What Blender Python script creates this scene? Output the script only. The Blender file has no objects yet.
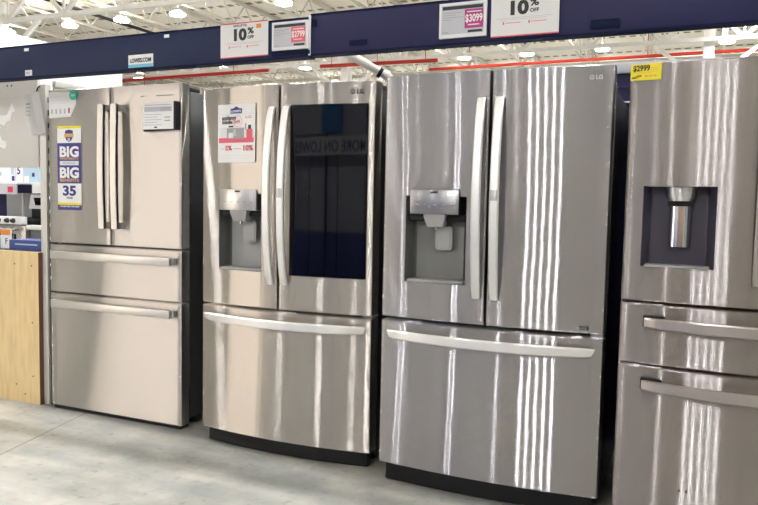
import bpy, bmesh, math, random
from mathutils import Vector, Matrix
random.seed(7)
C = bpy.context.scene.collection
PI = math.pi

# ---------------------------------------------------------------- materials
def new_mat(name):
    m = bpy.data.materials.new(name); m.use_nodes = True
    nt = m.node_tree
    return m, nt, nt.nodes['Principled BSDF']

def plain(name, col, rough=0.5, metal=0.0, vary=0.06, scale=6.0, emit=None, spec=0.5, coat=0.0):
    """procedural material: a base colour broken up by a soft noise"""
    m, nt, b = new_mat(name)
    n = nt.nodes.new('ShaderNodeTexNoise'); n.inputs['Scale'].default_value = scale
    n.inputs['Detail'].default_value = 3
    tc = nt.nodes.new('ShaderNodeTexCoord'); nt.links.new(tc.outputs['Object'], n.inputs['Vector'])
    r = nt.nodes.new('ShaderNodeMixRGB')
    lo = [max(0, c * (1 - vary)) for c in col]; hi = [min(1, c * (1 + vary)) for c in col]
    r.inputs[1].default_value = (*lo, 1); r.inputs[2].default_value = (*hi, 1)
    nt.links.new(n.outputs['Fac'], r.inputs[0]); nt.links.new(r.outputs[0], b.inputs['Base Color'])
    b.inputs['Roughness'].default_value = rough; b.inputs['Metallic'].default_value = metal
    b.inputs['Specular IOR Level'].default_value = spec
    b.inputs['Coat Weight'].default_value = coat
    if emit:
        b.inputs['Emission Color'].default_value = (*emit[0], 1); b.inputs['Emission Strength'].default_value = emit[1]
    return m

def steel(name, col, rough=0.22, aniso=.94, wav=0.0003, tang=(1, 0, 0), soft=.10):
    """brushed metal: a lobe smeared up and down by the horizontal grain plus a rounder soft lobe"""
    m, nt, b = new_mat(name)
    N, L = nt.nodes.new, nt.links.new
    out = nt.nodes['Material Output']
    g = N('ShaderNodeNewGeometry')
    mp = N('ShaderNodeMapping'); L(g.outputs['Position'], mp.inputs['Vector'])
    mp.inputs['Scale'].default_value = (6, 6, 700)
    n = N('ShaderNodeTexNoise'); n.inputs['Scale'].default_value = 1.0; L(mp.outputs[0], n.inputs['Vector'])
    mx = N('ShaderNodeMixRGB'); L(n.outputs['Fac'], mx.inputs[0])
    mx.inputs[1].default_value = (*[c * 0.93 for c in col], 1); mx.inputs[2].default_value = (*[min(1, c * 1.05) for c in col], 1)
    gl = N('ShaderNodeBsdfAnisotropic'); gl.distribution = 'GGX'
    gl.inputs['Roughness'].default_value = rough; gl.inputs['Anisotropy'].default_value = aniso
    t = N('ShaderNodeCombineXYZ')
    for i in range(3): t.inputs[i].default_value = tang[i]
    L(t.outputs[0], gl.inputs['Tangent']); L(mx.outputs[0], gl.inputs['Color'])
    b.inputs['Metallic'].default_value = 1.0; b.inputs['Roughness'].default_value = .42
    L(mx.outputs[0], b.inputs['Base Color'])
    mix = N('ShaderNodeMixShader'); mix.inputs[0].default_value = soft
    L(gl.outputs[0], mix.inputs[1]); L(b.outputs[0], mix.inputs[2]); L(mix.outputs[0], out.inputs['Surface'])
    if wav:
        mp2 = N('ShaderNodeMapping'); L(g.outputs['Position'], mp2.inputs['Vector'])
        mp2.inputs['Scale'].default_value = (1.3, 1.3, 2.6)
        n2 = N('ShaderNodeTexNoise'); n2.inputs['Scale'].default_value = 1.0; n2.inputs['Detail'].default_value = 1.5
        L(mp2.outputs[0], n2.inputs['Vector'])
        bp = N('ShaderNodeBump'); bp.inputs['Strength'].default_value = 1.0; bp.inputs['Distance'].default_value = wav
        L(n2.outputs['Fac'], bp.inputs['Height']); L(bp.outputs[0], gl.inputs['Normal']); L(bp.outputs[0], b.inputs['Normal'])
    return m

M = {}
M['steel'] = steel('brushed_steel', (.73, .68, .63), wav=.0006)
M['steel_flat'] = steel('brushed_steel_flat', (.72, .69, .665), soft=.12, wav=.0003)
M['steel_soft'] = steel('brushed_steel_brownish', (.52, .48, .47), soft=.14, wav=.0006, rough=.24, aniso=.93)
M['steel_dark'] = steel('brushed_steel_smoky', (.64, .625, .645), soft=.12, wav=.0020, rough=.2, aniso=.955)
M['handle'] = steel('satin_handle', (.90, .89, .88), rough=.45, aniso=.2, wav=0)
M['handle_mid'] = steel('satin_bar_handle', (.66, .635, .60), rough=.42, aniso=.2, wav=0)
M['handle_dark'] = steel('satin_handle_smoky', (.46, .42, .405), rough=.33, aniso=.3, wav=0)
M['panel_steel'] = steel('control_panel_steel', (.55, .54, .53), rough=.3, aniso=.6, wav=0)
M['panel_dark'] = steel('control_panel_smoky', (.33, .325, .34), rough=.25, aniso=.6, wav=0)
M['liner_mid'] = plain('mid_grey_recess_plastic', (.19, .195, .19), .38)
M['black'] = plain('black_plastic', (.007, .007, .008), .5, spec=.3)
M['case_black'] = plain('black_textured_case', (.018, .018, .02), .35, scale=40)
M['case_dark'] = plain('dark_grey_case', (.05, .052, .056), .3, scale=40)
M['case_grey'] = plain('grey_textured_case', (.16, .165, .17), .42, scale=40)
M['glass'] = plain('black_mirror_glass', (.002, .002, .004), .04, spec=.33)
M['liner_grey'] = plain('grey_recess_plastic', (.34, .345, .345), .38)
M['liner_shade'] = plain('recess_wall_shade', (.10, .105, .10), .4)  # darker than the back, recess shade put into the colour
M['liner_dark'] = plain('dark_violet_recess_plastic', (.055, .05, .075), .35)
M['chrome'] = plain('chrome', (.85, .85, .85), .12, 1.0)
M['paddle'] = plain('grey_paddle', (.36, .36, .36), .4)
M['navy'] = plain('navy_paint', (.010, .019, .062), .5, spec=.25, vary=.12, scale=12)
M['navy2'] = plain('navy_paint_worn', (.015, .015, .068), .5, spec=.25, vary=.12, scale=12)
M['navy_lip'] = plain('navy_lip', (.007, .011, .04), .6, spec=.1)
M['white'] = plain('white_card', (.74, .74, .74), .5, vary=.01)
M['paper'] = plain('white_paper', (.86, .86, .85), .6, vary=.02)
M['esl'] = plain('label_grey', (.50, .50, .56), .35, vary=.02)
M['esl_frame'] = plain('label_frame_white', (.74, .75, .78), .4, vary=.02)
M['red'] = plain('red_ink', (.62, .03, .06), .5)
M['pink'] = plain('pink_red_ink', (.75, .12, .17), .5)
M['magenta'] = plain('magenta_ink', (.42, .03, .20), .5)
M['ink'] = plain('black_ink', (.015, .015, .018), .5)
M['grey_ink'] = plain('grey_ink', (.35, .35, .36), .5)
M['navy_ink'] = plain('navy_ink', (.035, .03, .22), .5)
M['orange'] = plain('orange_ink', (.75, .25, .04), .5)
M['gold'] = plain('gold_ink', (.72, .42, .10), .5)
M['yellow'] = plain('yellow_card', (.86, .72, .02), .5, vary=.02)
M['green'] = plain('green_ink', (.05, .52, .36), .5)
M['cyan'] = plain('cyan_ink', (.18, .52, .70), .5)
M['ltblue'] = plain('light_blue_ink', (.45, .62, .75), .5)
M['panel_grey'] = plain('beige_grey_sheet_metal', (.60, .575, .54), .45, vary=.04, scale=3)
M['post_grey'] = plain('grey_post_paint', (.60, .58, .54), .4)
M['post_dark'] = plain('dark_green_post', (.03, .04, .038), .45)
M['white_paint'] = plain('white_structural_paint', (.80, .775, .73), .5)
M['cream_paint'] = plain('cream_roof_steel', (.60, .56, .48), .6)
M['white_wall'] = plain('white_wall_paint', (.88, .88, .88), .6, vary=.01)
M['hall_wall'] = plain('hall_wall_paint', (.70, .70, .71), .7)
M['pipe_red'] = plain('red_sprinkler_paint', (.42, .035, .022), .6, spec=.2)
M['lamp'] = plain('led_lamp', (1, 1, 1), .5, emit=((.985, .99, 1), 215))
M['fill_uplight'] = plain('deck_fill_glow', (1, 1, 1), .5, emit=((1, .98, .93), 110))  # glow added on the lamp tops to brighten the roof deck
M['tube'] = plain('tube_lamp_glass', (1, 1, 1), .5, emit=((.97, .98, 1), 85))
M['brown'] = plain('brown_board_edge', (.17, .07, .035), .6)
M['clear'] = plain('clear_sleeve', (.62, .62, .62), .15)
M['shelf_beige'] = plain('beige_shelf_goods', (.88, .74, .60), .6)
M['box_blue'] = plain('blue_carton', (.05, .08, .30), .6, vary=.2)
M['box_brown'] = plain('brown_carton', (.33, .22, .17), .7, vary=.15)
M['box_grey'] = plain('grey_carton', (.52, .53, .60), .6, vary=.15)
M['box_red'] = plain('reddish_carton', (.14, .06, .06), .6, vary=.2)
M['cream_fill'] = plain('cream_glow_panel', (.8, .7, .6), .5, emit=((1, .89, .79), 2.9))  # glow of the added cream panel across the aisle
M['wall_dark'] = plain('dark_reflection_wall', (.14, .145, .16), .6)  # for the added wall that darkens a door reflection
M['box_dark'] = plain('dark_carton', (.07, .065, .065), .6, vary=.2)
M['banner_blue'] = plain('blue_banner', (.03, .22, .50), .5)

def wood_mat():
    m, nt, b = new_mat('pale_plywood')
    N, L = nt.nodes.new, nt.links.new
    tc = N('ShaderNodeTexCoord'); mp = N('ShaderNodeMapping'); L(tc.outputs['Object'], mp.inputs['Vector'])
    mp.inputs['Scale'].default_value = (14, 14, 2.2)
    n = N('ShaderNodeTexNoise'); n.inputs['Scale'].default_value = 2.2; n.inputs['Detail'].default_value = 6; L(mp.outputs[0], n.inputs['Vector'])
    cr = N('ShaderNodeValToRGB'); L(n.outputs['Fac'], cr.inputs[0])
    cr.color_ramp.elements[0].position = .25; cr.color_ramp.elements[0].color = (.66, .47, .23, 1)
    cr.color_ramp.elements[1].position = .75; cr.color_ramp.elements[1].color = (.84, .66, .37, 1)
    L(cr.outputs[0], b.inputs['Base Color']); b.inputs['Roughness'].default_value = .55
    return m
M['wood'] = wood_mat()

def floor_mat():
    m, nt, b = new_mat('polished_concrete')
    N, L = nt.nodes.new, nt.links.new
    g = N('ShaderNodeNewGeometry')
    n1 = N('ShaderNodeTexNoise'); n1.inputs['Scale'].default_value = 1.6; n1.inputs['Detail'].default_value = 8; n1.inputs['Roughness'].default_value = .62
    L(g.outputs['Position'], n1.inputs['Vector'])
    mp = N('ShaderNodeMapping'); mp.inputs['Rotation'].default_value = (0, 0, .5); mp.inputs['Scale'].default_value = (1, 4.5, 1)
    L(g.outputs['Position'], mp.inputs['Vector'])
    n2 = N('ShaderNodeTexNoise'); n2.inputs['Scale'].default_value = 1.3; n2.inputs['Detail'].default_value = 5; L(mp.outputs[0], n2.inputs['Vector'])
    cr = N('ShaderNodeValToRGB'); L(n1.outputs['Fac'], cr.inputs[0])
    e = cr.color_ramp.elements
    e[0].position = .34; e[0].color = (.235, .25, .24, 1)
    e[1].position = .64; e[1].color = (.56, .555, .525, 1)
    cr2 = N('ShaderNodeValToRGB'); L(n2.outputs['Fac'], cr2.inputs[0])
    e = cr2.color_ramp.elements
    e[0].position = .38; e[0].color = (.76, .78, .79, 1)
    e[1].position = .65; e[1].color = (1.12, 1.10, 1.05, 1)
    mul = N('ShaderNodeMixRGB'); mul.blend_type = 'MULTIPLY'; mul.inputs[0].default_value = 1
    L(cr.outputs[0], mul.inputs[1]); L(cr2.outputs[0], mul.inputs[2])
    # fine dark specks
    n3 = N('ShaderNodeTexNoise'); n3.inputs['Scale'].default_value = 22; n3.inputs['Detail'].default_value = 4; L(g.outputs['Position'], n3.inputs['Vector'])
    cr3 = N('ShaderNodeValToRGB'); L(n3.outputs['Fac'], cr3.inputs[0])
    e = cr3.color_ramp.elements
    e[0].position = .28; e[0].color = (.72, .72, .72, 1); e[1].position = .42; e[1].color = (1, 1, 1, 1)
    mul2 = N('ShaderNodeMixRGB'); mul2.blend_type = 'MULTIPLY'; mul2.inputs[0].default_value = 1
    L(mul.outputs[0], mul2.inputs[1]); L(cr3.outputs[0], mul2.inputs[2])
    # saw-cut control joint: |x + .23*(y-2.3) + 2.886| < 4 mm
    sp = N('ShaderNodeSeparateXYZ'); L(g.outputs['Position'], sp.inputs[0])
    a = N('ShaderNodeMath'); a.operation = 'MULTIPLY_ADD'; a.inputs[1].default_value = .23; a.inputs[2].default_value = 2.886 - .23 * 2.3
    L(sp.outputs['Y'], a.inputs[0])
    s = N('ShaderNodeMath'); s.operation = 'ADD'; L(sp.outputs['X'], s.inputs[0]); L(a.outputs[0], s.inputs[1])
    ab = N('ShaderNodeMath'); ab.operation = 'ABSOLUTE'; L(s.outputs[0], ab.inputs[0])
    lt = N('ShaderNodeMath'); lt.operation = 'LESS_THAN'; lt.inputs[1].default_value = .0045; L(ab.outputs[0], lt.inputs[0])
    mx = N('ShaderNodeMixRGB'); L(lt.outputs[0], mx.inputs[0]); L(mul2.outputs[0], mx.inputs[1]); mx.inputs[2].default_value = (.22, .19, .15, 1)
    L(mx.outputs[0], b.inputs['Base Color'])
    rr = N('ShaderNodeMapRange'); rr.inputs['To Min'].default_value = .28; rr.inputs['To Max'].default_value = .5
    L(n1.outputs['Fac'], rr.inputs[0]); L(rr.outputs[0], b.inputs['Roughness'])
    return m
M['floor'] = floor_mat()

def deck_mat():
    m, nt, b = new_mat('rib_shade_roof_deck')
    N, L = nt.nodes.new, nt.links.new
    g = N('ShaderNodeNewGeometry'); sp = N('ShaderNodeSeparateXYZ'); L(g.outputs['Position'], sp.inputs[0])
    def dash(out, period, thr):
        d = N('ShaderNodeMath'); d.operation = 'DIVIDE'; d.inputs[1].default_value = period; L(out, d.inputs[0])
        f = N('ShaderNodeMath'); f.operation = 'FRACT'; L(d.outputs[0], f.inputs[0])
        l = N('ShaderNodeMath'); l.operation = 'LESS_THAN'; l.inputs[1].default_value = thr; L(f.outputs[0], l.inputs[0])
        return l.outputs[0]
    a = dash(sp.outputs['Y'], 1.4, .16); c = dash(sp.outputs['X'], .36, .6)  # dark dashes paint the shade between the deck ribs
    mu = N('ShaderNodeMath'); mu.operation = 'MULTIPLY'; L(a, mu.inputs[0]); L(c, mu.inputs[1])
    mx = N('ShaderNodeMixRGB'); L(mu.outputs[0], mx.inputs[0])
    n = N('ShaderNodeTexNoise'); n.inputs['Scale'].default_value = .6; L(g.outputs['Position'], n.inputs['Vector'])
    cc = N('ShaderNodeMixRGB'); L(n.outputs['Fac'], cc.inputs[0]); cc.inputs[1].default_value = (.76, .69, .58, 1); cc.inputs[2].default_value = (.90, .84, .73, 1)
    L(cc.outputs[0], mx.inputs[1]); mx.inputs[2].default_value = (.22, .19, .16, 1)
    L(mx.outputs[0], b.inputs['Base Color']); b.inputs['Roughness'].default_value = .7
    return m
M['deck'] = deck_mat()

# ---------------------------------------------------------------- mesh helpers
def BM(): return bmesh.new()

def box(bm, x0, x1, y0, y1, z0, z1, bev=0.0):
    r = bmesh.ops.create_cube(bm, size=1.0)
    for v in r['verts']:
        v.co = Vector(((x0 + x1) / 2 + v.co.x * (x1 - x0), (y0 + y1) / 2 + v.co.y * (y1 - y0), (z0 + z1) / 2 + v.co.z * (z1 - z0)))
    if bev > 0:
        es = list({e for v in r['verts'] for e in v.link_edges})
        bmesh.ops.bevel(bm, geom=es, offset=bev, segments=2, affect='EDGES', profile=.5)

def bar(bm, p, q, w, h=None):
    """rectangular bar from p to q"""
    h = h or w
    p, q = Vector(p), Vector(q); d = (q - p).normalized()
    up = Vector((0, 0, 1)) if abs(d.z) < .95 else Vector((0, 1, 0))
    s = d.cross(up).normalized(); t = s.cross(d).normalized()
    vs = []
    for c in (p, q):
        for a, b in ((-1, -1), (1, -1), (1, 1), (-1, 1)):
            vs.append(bm.verts.new(c + s * a * w / 2 + t * b * h / 2))
    for f in ((0, 3, 2, 1), (4, 5, 6, 7), (0, 1, 5, 4), (1, 2, 6, 5), (2, 3, 7, 6), (3, 0, 4, 7)):
        bm.faces.new([vs[i] for i in f])

def tube(bm, pts, rad, seg=12):
    pts = [Vector(p) for p in pts]; rings = []
    ref = None
    for i, p in enumerate(pts):
        d = (pts[min(i + 1, len(pts) - 1)] - pts[max(i - 1, 0)]).normalized()
        if ref is None:
            ref = d.cross(Vector((0, 0, 1)) if abs(d.z) < .9 else Vector((0, 1, 0))).normalized()
        s = (ref - d * ref.dot(d)).normalized(); ref = s; t = d.cross(s)
        r = rad[i] if isinstance(rad, (list, tuple)) else rad
        rings.append([bm.verts.new(p + (s * math.cos(2 * PI * k / seg) + t * math.sin(2 * PI * k / seg)) * r) for k in range(seg)])
    for a, b in zip(rings, rings[1:]):
        for k in range(seg): bm.faces.new((a[k], a[(k + 1) % seg], b[(k + 1) % seg], b[k]))
    bm.faces.new(list(reversed(rings[0]))); bm.faces.new(rings[-1])

def sweep(bm, rings):
    """skin a list of equal-length closed rings, cap the ends"""
    R = [[bm.verts.new(Vector(p)) for p in r] for r in rings]
    n = len(R[0])
    for a, b in zip(R, R[1:]):
        for k in range(n): bm.faces.new((a[k], a[(k + 1) % n], b[(k + 1) % n], b[k]))
    bm.faces.new(list(reversed(R[0]))); bm.faces.new(R[-1])

def prism(bm, pts, y0, y1):
    """polygon in x,z extruded from y0 (front) to y1"""
    a = [bm.verts.new((x, y0, z)) for x, z in pts]; b = [bm.verts.new((x, y1, z)) for x, z in pts]
    n = len(pts)
    bm.faces.new(a); bm.faces.new(list(reversed(b)))
    for k in range(n): bm.faces.new((a[k], b[k], b[(k + 1) % n], a[(k + 1) % n]))

def obj(name, bm, mat, parent=None, loc=(0, 0, 0), rot=(0, 0, 0), smooth=True, angle=35):
    bmesh.ops.recalc_face_normals(bm, faces=bm.faces[:])
    me = bpy.data.meshes.new(name); bm.to_mesh(me); bm.free()
    me.materials.append(M[mat] if isinstance(mat, str) else mat)
    if smooth:
        me.polygons.foreach_set('use_smooth', [True] * len(me.polygons)); me.set_sharp_from_angle(angle=math.radians(angle))
    o = bpy.data.objects.new(name, me); C.objects.link(o)
    o.location = loc; o.rotation_euler = rot
    if parent: o.parent = parent
    return o

def tag(o, label, cat, group=None):
    o['label'] = label; o['category'] = cat
    if group: o['group'] = group
    return o

def thing(name, label, cat, loc=(0, 0, 0), rot=(0, 0, 0), group=None):
    o = bpy.data.objects.new(name, None); C.objects.link(o)
    o.location = loc; o.rotation_euler = rot; o.empty_display_size = .1
    return tag(o, label, cat, group)

def struct(name, bm, mat):
    o = obj(name, bm, mat, smooth=False); o['kind'] = 'structure'; return o

def copy_tree(o, parent=None):
    c = o.copy(); C.objects.link(c); c.parent = parent
    for ch in list(o.children): copy_tree(ch, c)
    return c

def text(name, s, size, mat, parent, x, y, z, wide=None, bold=0.0, align='CENTER', depth=.0006, shear=0):
    """lettering facing -Y; (x, z) = baseline centre; wide = fitted width"""
    cu = bpy.data.curves.new(name, 'FONT'); cu.body = s; cu.size = size; cu.align_x = align
    cu.offset = bold * size; cu.extrude = depth / 2; cu.resolution_u = 3; cu.shear = shear
    t = bpy.data.objects.new(name, cu); C.objects.link(t)
    bpy.context.view_layer.update()
    dg = bpy.context.evaluated_depsgraph_get()
    me = bpy.data.meshes.new_from_object(t.evaluated_get(dg)); me.name = name
    bpy.data.objects.remove(t); bpy.data.curves.remove(cu)
    xs = [v.co.x for v in me.vertices] or [0]
    w = max(xs) - min(xs); sx = (wide / w) if wide and w > 0 else 1.0
    me.materials.clear(); me.materials.append(M[mat])
    for v in me.vertices: v.co = Vector((v.co.x * sx, -v.co.z, v.co.y))
    o = bpy.data.objects.new(name, me); C.objects.link(o); o.location = (x, y, z); o.parent = parent
    return o

# ---------------------------------------------------------------- hall
bm = BM(); box(bm, -42, 24, -26, 44, -.2, 0); struct('floor', bm, 'floor')
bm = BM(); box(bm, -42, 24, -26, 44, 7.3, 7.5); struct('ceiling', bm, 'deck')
bm = BM(); box(bm, -42, 24, 44, 44.2, 0, 7.3); struct('wall_back', bm, 'hall_wall')
bm = BM(); box(bm, -42, 24, -26.2, -26, 0, 7.3); struct('wall_front', bm, 'hall_wall')
bm = BM(); box(bm, -42.2, -42, -26, 44, 0, 7.3); struct('wall_left', bm, 'hall_wall')
bm = BM(); box(bm, 24, 24.2, -26, 44, 0, 7.3); struct('wall_right', bm, 'hall_wall')
# white partition of a built-in room on the far left
bm = BM(); box(bm, -9.3, -9.0, 4.2, 9.65, 0, 3.46); struct('wall_partition', bm, 'white_wall')

# roof girders along x
def make_girder():
    t = thing('roof_girder', 'cream steel roof girder with large triangular webs under the deck', 'girder', (0, 0, 0), group='roof girders under the deck')
    bm = BM(); box(bm, -41.5, 23.5, -.09, .09, 6.95, 7.1); obj('top_chord', bm, 'cream_paint', t, smooth=False)
    bm = BM(); box(bm, -41.5, 23.5, -.08, .08, 5.94, 6.05); obj('bottom_chord', bm, 'white_paint', t, smooth=False)
    bm = BM(); x = -41
    while x < 23:
        bar(bm, (x, 0, 6.0), (x + 1.05, 0, 7.0), .10); bar(bm, (x + 2.1, 0, 6.0), (x + 1.05, 0, 7.0), .10)
        bar(bm, (x, 0, 6.0), (x, 0, 7.0), .06)
        x += 2.1
    obj('web', bm, 'white_paint', t, smooth=False)
    return t
g0 = make_girder()
for i, y in enumerate((14.8, 23.2, 31.6, 40.0)):
    g = g0 if i == 0 else copy_tree(g0); g.location = (0, y, 0)
# joists along y
def make_joist():
    t = thing('roof_joist', 'slim cream open-web roof joist running away from the camera', 'joist', group='open-web joists under the deck')
    bm = BM(); box(bm, -.05, .05, -25.5, 43.5, 7.18, 7.27); obj('top_chord', bm, 'cream_paint', t, smooth=False)
    bm = BM(); box(bm, -.035, .035, -25.5, 43.5, 6.50, 6.56); obj('bottom_chord', bm, 'cream_paint', t, smooth=False)
    bm = BM(); y = -25.4
    while y < 43:
        bar(bm, (0, y, 6.53), (0, y + .6, 7.2), .03); bar(bm, (0, y + 1.2, 6.53), (0, y + .6, 7.2), .03); y += 1.2
    obj('web', bm, 'cream_paint', t, smooth=False)
    return t
j0 = make_joist()
for i, x in enumerate([-38.6 + 2.3 * k for k in range(24)]):
    j = j0 if i == 0 else copy_tree(j0); j.location = (x, 0, 0)
# black cable tray / conduit on the joists
bm = BM(); tube(bm, [(-16.3, 10, 6.42), (-16.3, 24, 6.42)], .05, 8)
tag(obj('cable_conduit', bm, 'black'), 'dark conduit running away under the roof at upper left', 'conduit')
# red sprinkler pipes
def pipe(pts, rad, label):
    bm = BM(); tube(bm, pts, rad, 10)
    p, q = Vector(pts[0]), Vector(pts[1])
    for k in (.1, .5, .9):
        c = p.lerp(q, k); tube(bm, [c, (c.x, c.y, 7.28)], .012, 6)
    return tag(obj('sprinkler_pipe', bm, 'pipe_red'), label, 'pipe')
pipe([(-30, 23.0, 5.74), (-14.55, 23.0, 5.86)], .06, 'red sprinkler pipe in the gap above the first and second refrigerators')
pipe([(-12.2, 22.6, 5.80), (-7.9, 22.6, 5.76)], .06, 'red sprinkler pipe seen just right of the white columns')
pipe([(-9.5, 26.2, 6.16), (6, 26.2, 6.22)], .055, 'red sprinkler pipe above the third and fourth refrigerators')
pipe([(-22.6, 22.0, 5.6), (-19.6, 22.6, 5.2)], .07, 'short slanting red pipe branch above the first refrigerator')
# columns
def column(x, y, w, label):
    t = thing('steel_column', label, 'column', (x, y, 0))
    bm = BM(); box(bm, -w / 2, w / 2, -w / 2, w / 2, 0, 6.95, .01); obj('shaft', bm, 'white_paint', t)
    bm = BM(); box(bm, -w * .9, w * .9, -w * .9, w * .9, 0, .03); obj('base_plate', bm, 'white_paint', t)
    bm = BM()
    for s in (-1, 1): bar(bm, (s * w * .4, 0, 4.9), (s * 1.5, 0, 5.95), .10)
    obj('knee_brace', bm, 'white_paint', t, smooth=False)
    return t
column(-18.2, 14.8, .30, 'white steel column at the upper left corner')
column(-11.35, 22.9, .30, 'white steel column above the second refrigerator, nearer and left of the pair')
column(-14.45, 31.3, .28, 'white steel column seen behind the slanting white pipe, right of the pair')
column(-6.55, -8.6, .42, 'white column added across the aisle to reflect a pale band in the third refrigerator')  # unseen column, added for a pale band in the steel
column(-10.62, -3.95, .30, 'white column added across the aisle to reflect a pale streak in the first refrigerator')  # unseen column, added as a pale streak against the dark wall
column(.1, 23.5, .30, 'white steel column with fanned braces above the fourth refrigerator')

# high-bay lamps
def make_lamp():
    t = thing('high_bay_lamp', 'round white high bay lamp', 'lamp')
    bm = BM(); tube(bm, [(0, 0, .035), (0, 0, .06), (0, 0, .08)], [.215, .21, .19], 20); obj('housing', bm, 'white_paint', t)
    bm = BM(); tube(bm, [(0, 0, 0), (0, 0, .035)], [.205, .21], 20); obj('diffuser', bm, 'lamp', t)
    bm = BM(); tube(bm, [(0, 0, .08), (0, 0, .09)], [.17, .165], 20); obj('deck_fill_disc', bm, 'fill_uplight', t)  # added glowing disc that lights the deck above
    bm = BM(); tube(bm, [(0, 0, .2), (0, 0, .9)], .008, 5); obj('hanging_rod', bm, 'white_paint', t)
    return t
lamp0 = make_lamp(); nl = 0
def lamp(x, y, label, group=None, z=6.2):
    global nl
    t = lamp0 if nl == 0 else copy_tree(lamp0); nl += 1
    t.location = (x, y, z); t['label'] = label
    if group: t['group'] = group
    elif 'group' in t: del t['group']
for x, l in ((-17.4, 'lit lamp above the navy beam, leftmost but one at the far left'), (-15.4, 'lit lamp above the navy beam, second from the left'),
             (-13.4, 'lit lamp above the navy beam, third from the left'), (-10.0, 'lit lamp at the top edge above the small price display'),
             (-20.0, 'lit lamp by the white column at the upper left')):
    lamp(x, 16.5, l)
for x, l in ((-18.0, 'lit lamp just under the beam, left of the second refrigerator'), (-14.05, 'lit lamp just under the beam, above the second refrigerator handles'),
             (-7.7, 'lit lamp between beam and third refrigerator, above its left door'), (-5.5, 'lit lamp between beam and third refrigerator, above its right door'),
             (-3.05, 'lit lamp between beam and the gap beside the third refrigerator'), (.6, 'lit lamp at the far right, by the fanned column'),
             (-22.2, 'lit lamp above the first refrigerator, beside the short red pipe')):
    lamp(x, 24.8, l)
lamp(1.25, 22.6, 'lit lamp at the right edge just under the beam')
rows = [(x, y) for y in (8.2, 3.0, 33.5, 40.5) for x in [-21.0 + 3.4 * k for k in range(11)]]
rows += [(x, -3.5) for x in (-19.0, 3.6, 7.5, 12)] + [(x, -20) for x in (-25, -21.6, -18.2, -14.8, -11.4, -8, -4.6, 4, 8, 12)]
for x, y in rows:
    if True:
        lamp(x, y, 'round lit high bay lamp of the roof over the aisle', 'high bay lamps over the aisle')
# linear tube lamps beyond the opposite rack, mirrored as bright lines in the steel doors
def make_tube(w, L):
    t = thing('tube_lamp', 'hanging linear tube lamp beyond the opposite rack', 'lamp', (0, 0, 0), group='tube lamps beyond the opposite rack')
    bm = BM(); box(bm, -w / 2 - .02, w / 2 + .02, -L / 2, L / 2, .03, .09, .004); obj('housing', bm, 'white_paint', t)
    bm = BM(); box(bm, -w / 2, w / 2, -L / 2 + .02, L / 2 - .02, -.015, .03, .01); obj('tube', bm, 'tube', t)
    bm = BM()
    for y in (-L / 3, L / 3): box(bm, -.01, .01, y - .01, y + .01, .09, 2.2 if w < .1 else .9)
    obj('hanging_rod', bm, 'white_paint', t, smooth=False)
    return t
for w, sets in ((.13, [(-2.42 + .43 * k, -11.0, 6.3) for k in range(5)]), (.055, [(x, -8.0, 5.0) for x in (-3.15, -5.50, -5.30, -8.7, -8.4)])):
    p = make_tube(w, 2.6 if w < .1 else 3.4)
    for i, (x, y, z) in enumerate(sets):
        q = p if i == 0 else copy_tree(p); q.location = (x, y, z)
        # every fixture is hung pointing at the refrigerator row
        q.rotation_euler = (0, 0, -math.atan2((-.45 if x > -3.5 else -1.5) - x, 2.8 - y))

# ---------------------------------------------------------------- refrigerators
class Front:
    """front surface of a refrigerator: width w, corner plane y = 0, bulging towards -y"""
    def __init__(s, w, bulge): s.w, s.b = w, bulge
    def y(s, x): return -s.b * (1 - (2 * (x - s.w / 2) / s.w) ** 2)

def panel(F, a, b, z0, z1, back, r=.012, hole=None, off=0.0, e=.004, n=22):
    """door slab following the front surface; hole = (xa, xb, za, zb)"""
    bm = BM()
    xs = [a + r + (b - a - 2 * r) * i / n for i in range(n + 1)]
    if hole:
        for h in hole[:2]:
            k = min(range(len(xs)), key=lambda i: abs(xs[i] - h)); xs[k] = h
    prof = [(a, back, 0)]
    ya, yb = F.y(a) + off, F.y(b) + off
    for k in range(5):
        t = PI / 2 * k / 4; prof.append((a + r - r * math.cos(t), F.y(a + r) + off + r - r * math.sin(t), 1))
    for x in xs[1:-1]: prof.append((x, F.y(x) + off, 1))
    for k in range(5):
        t = PI / 2 * k / 4; prof.append((b - r + r * math.sin(t), F.y(b - r) + off + r - r * math.cos(t), 1))
    prof.append((b, back, 0))
    zs = [z0, z0 + e]
    if hole: zs += [hole[2], hole[3]]
    zs += [z1 - e, z1]
    G = []
    for j, z in enumerate(zs):
        ins = e if j in (0, len(zs) - 1) else 0
        G.append([bm.verts.new((x, y + (ins if f else 0), z)) for x, y, f in prof])
    for j in range(len(zs) - 1):
        for i in range(len(prof) - 1):
            if hole and abs(zs[j] - hole[2]) < 1e-6 and prof[i][0] >= hole[0] - 1e-6 and prof[i + 1][0] <= hole[1] + 1e-6 and prof[i][2] and prof[i + 1][2]:
                continue
            bm.faces.new((G[j][i], G[j][i + 1], G[j + 1][i + 1], G[j + 1][i]))
        bm.faces.new((G[j][-1], G[j][0], G[j + 1][0], G[j + 1][-1]))
    bm.faces.new(list(reversed(G[0]))); bm.faces.new(G[-1])
    return bm

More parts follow.
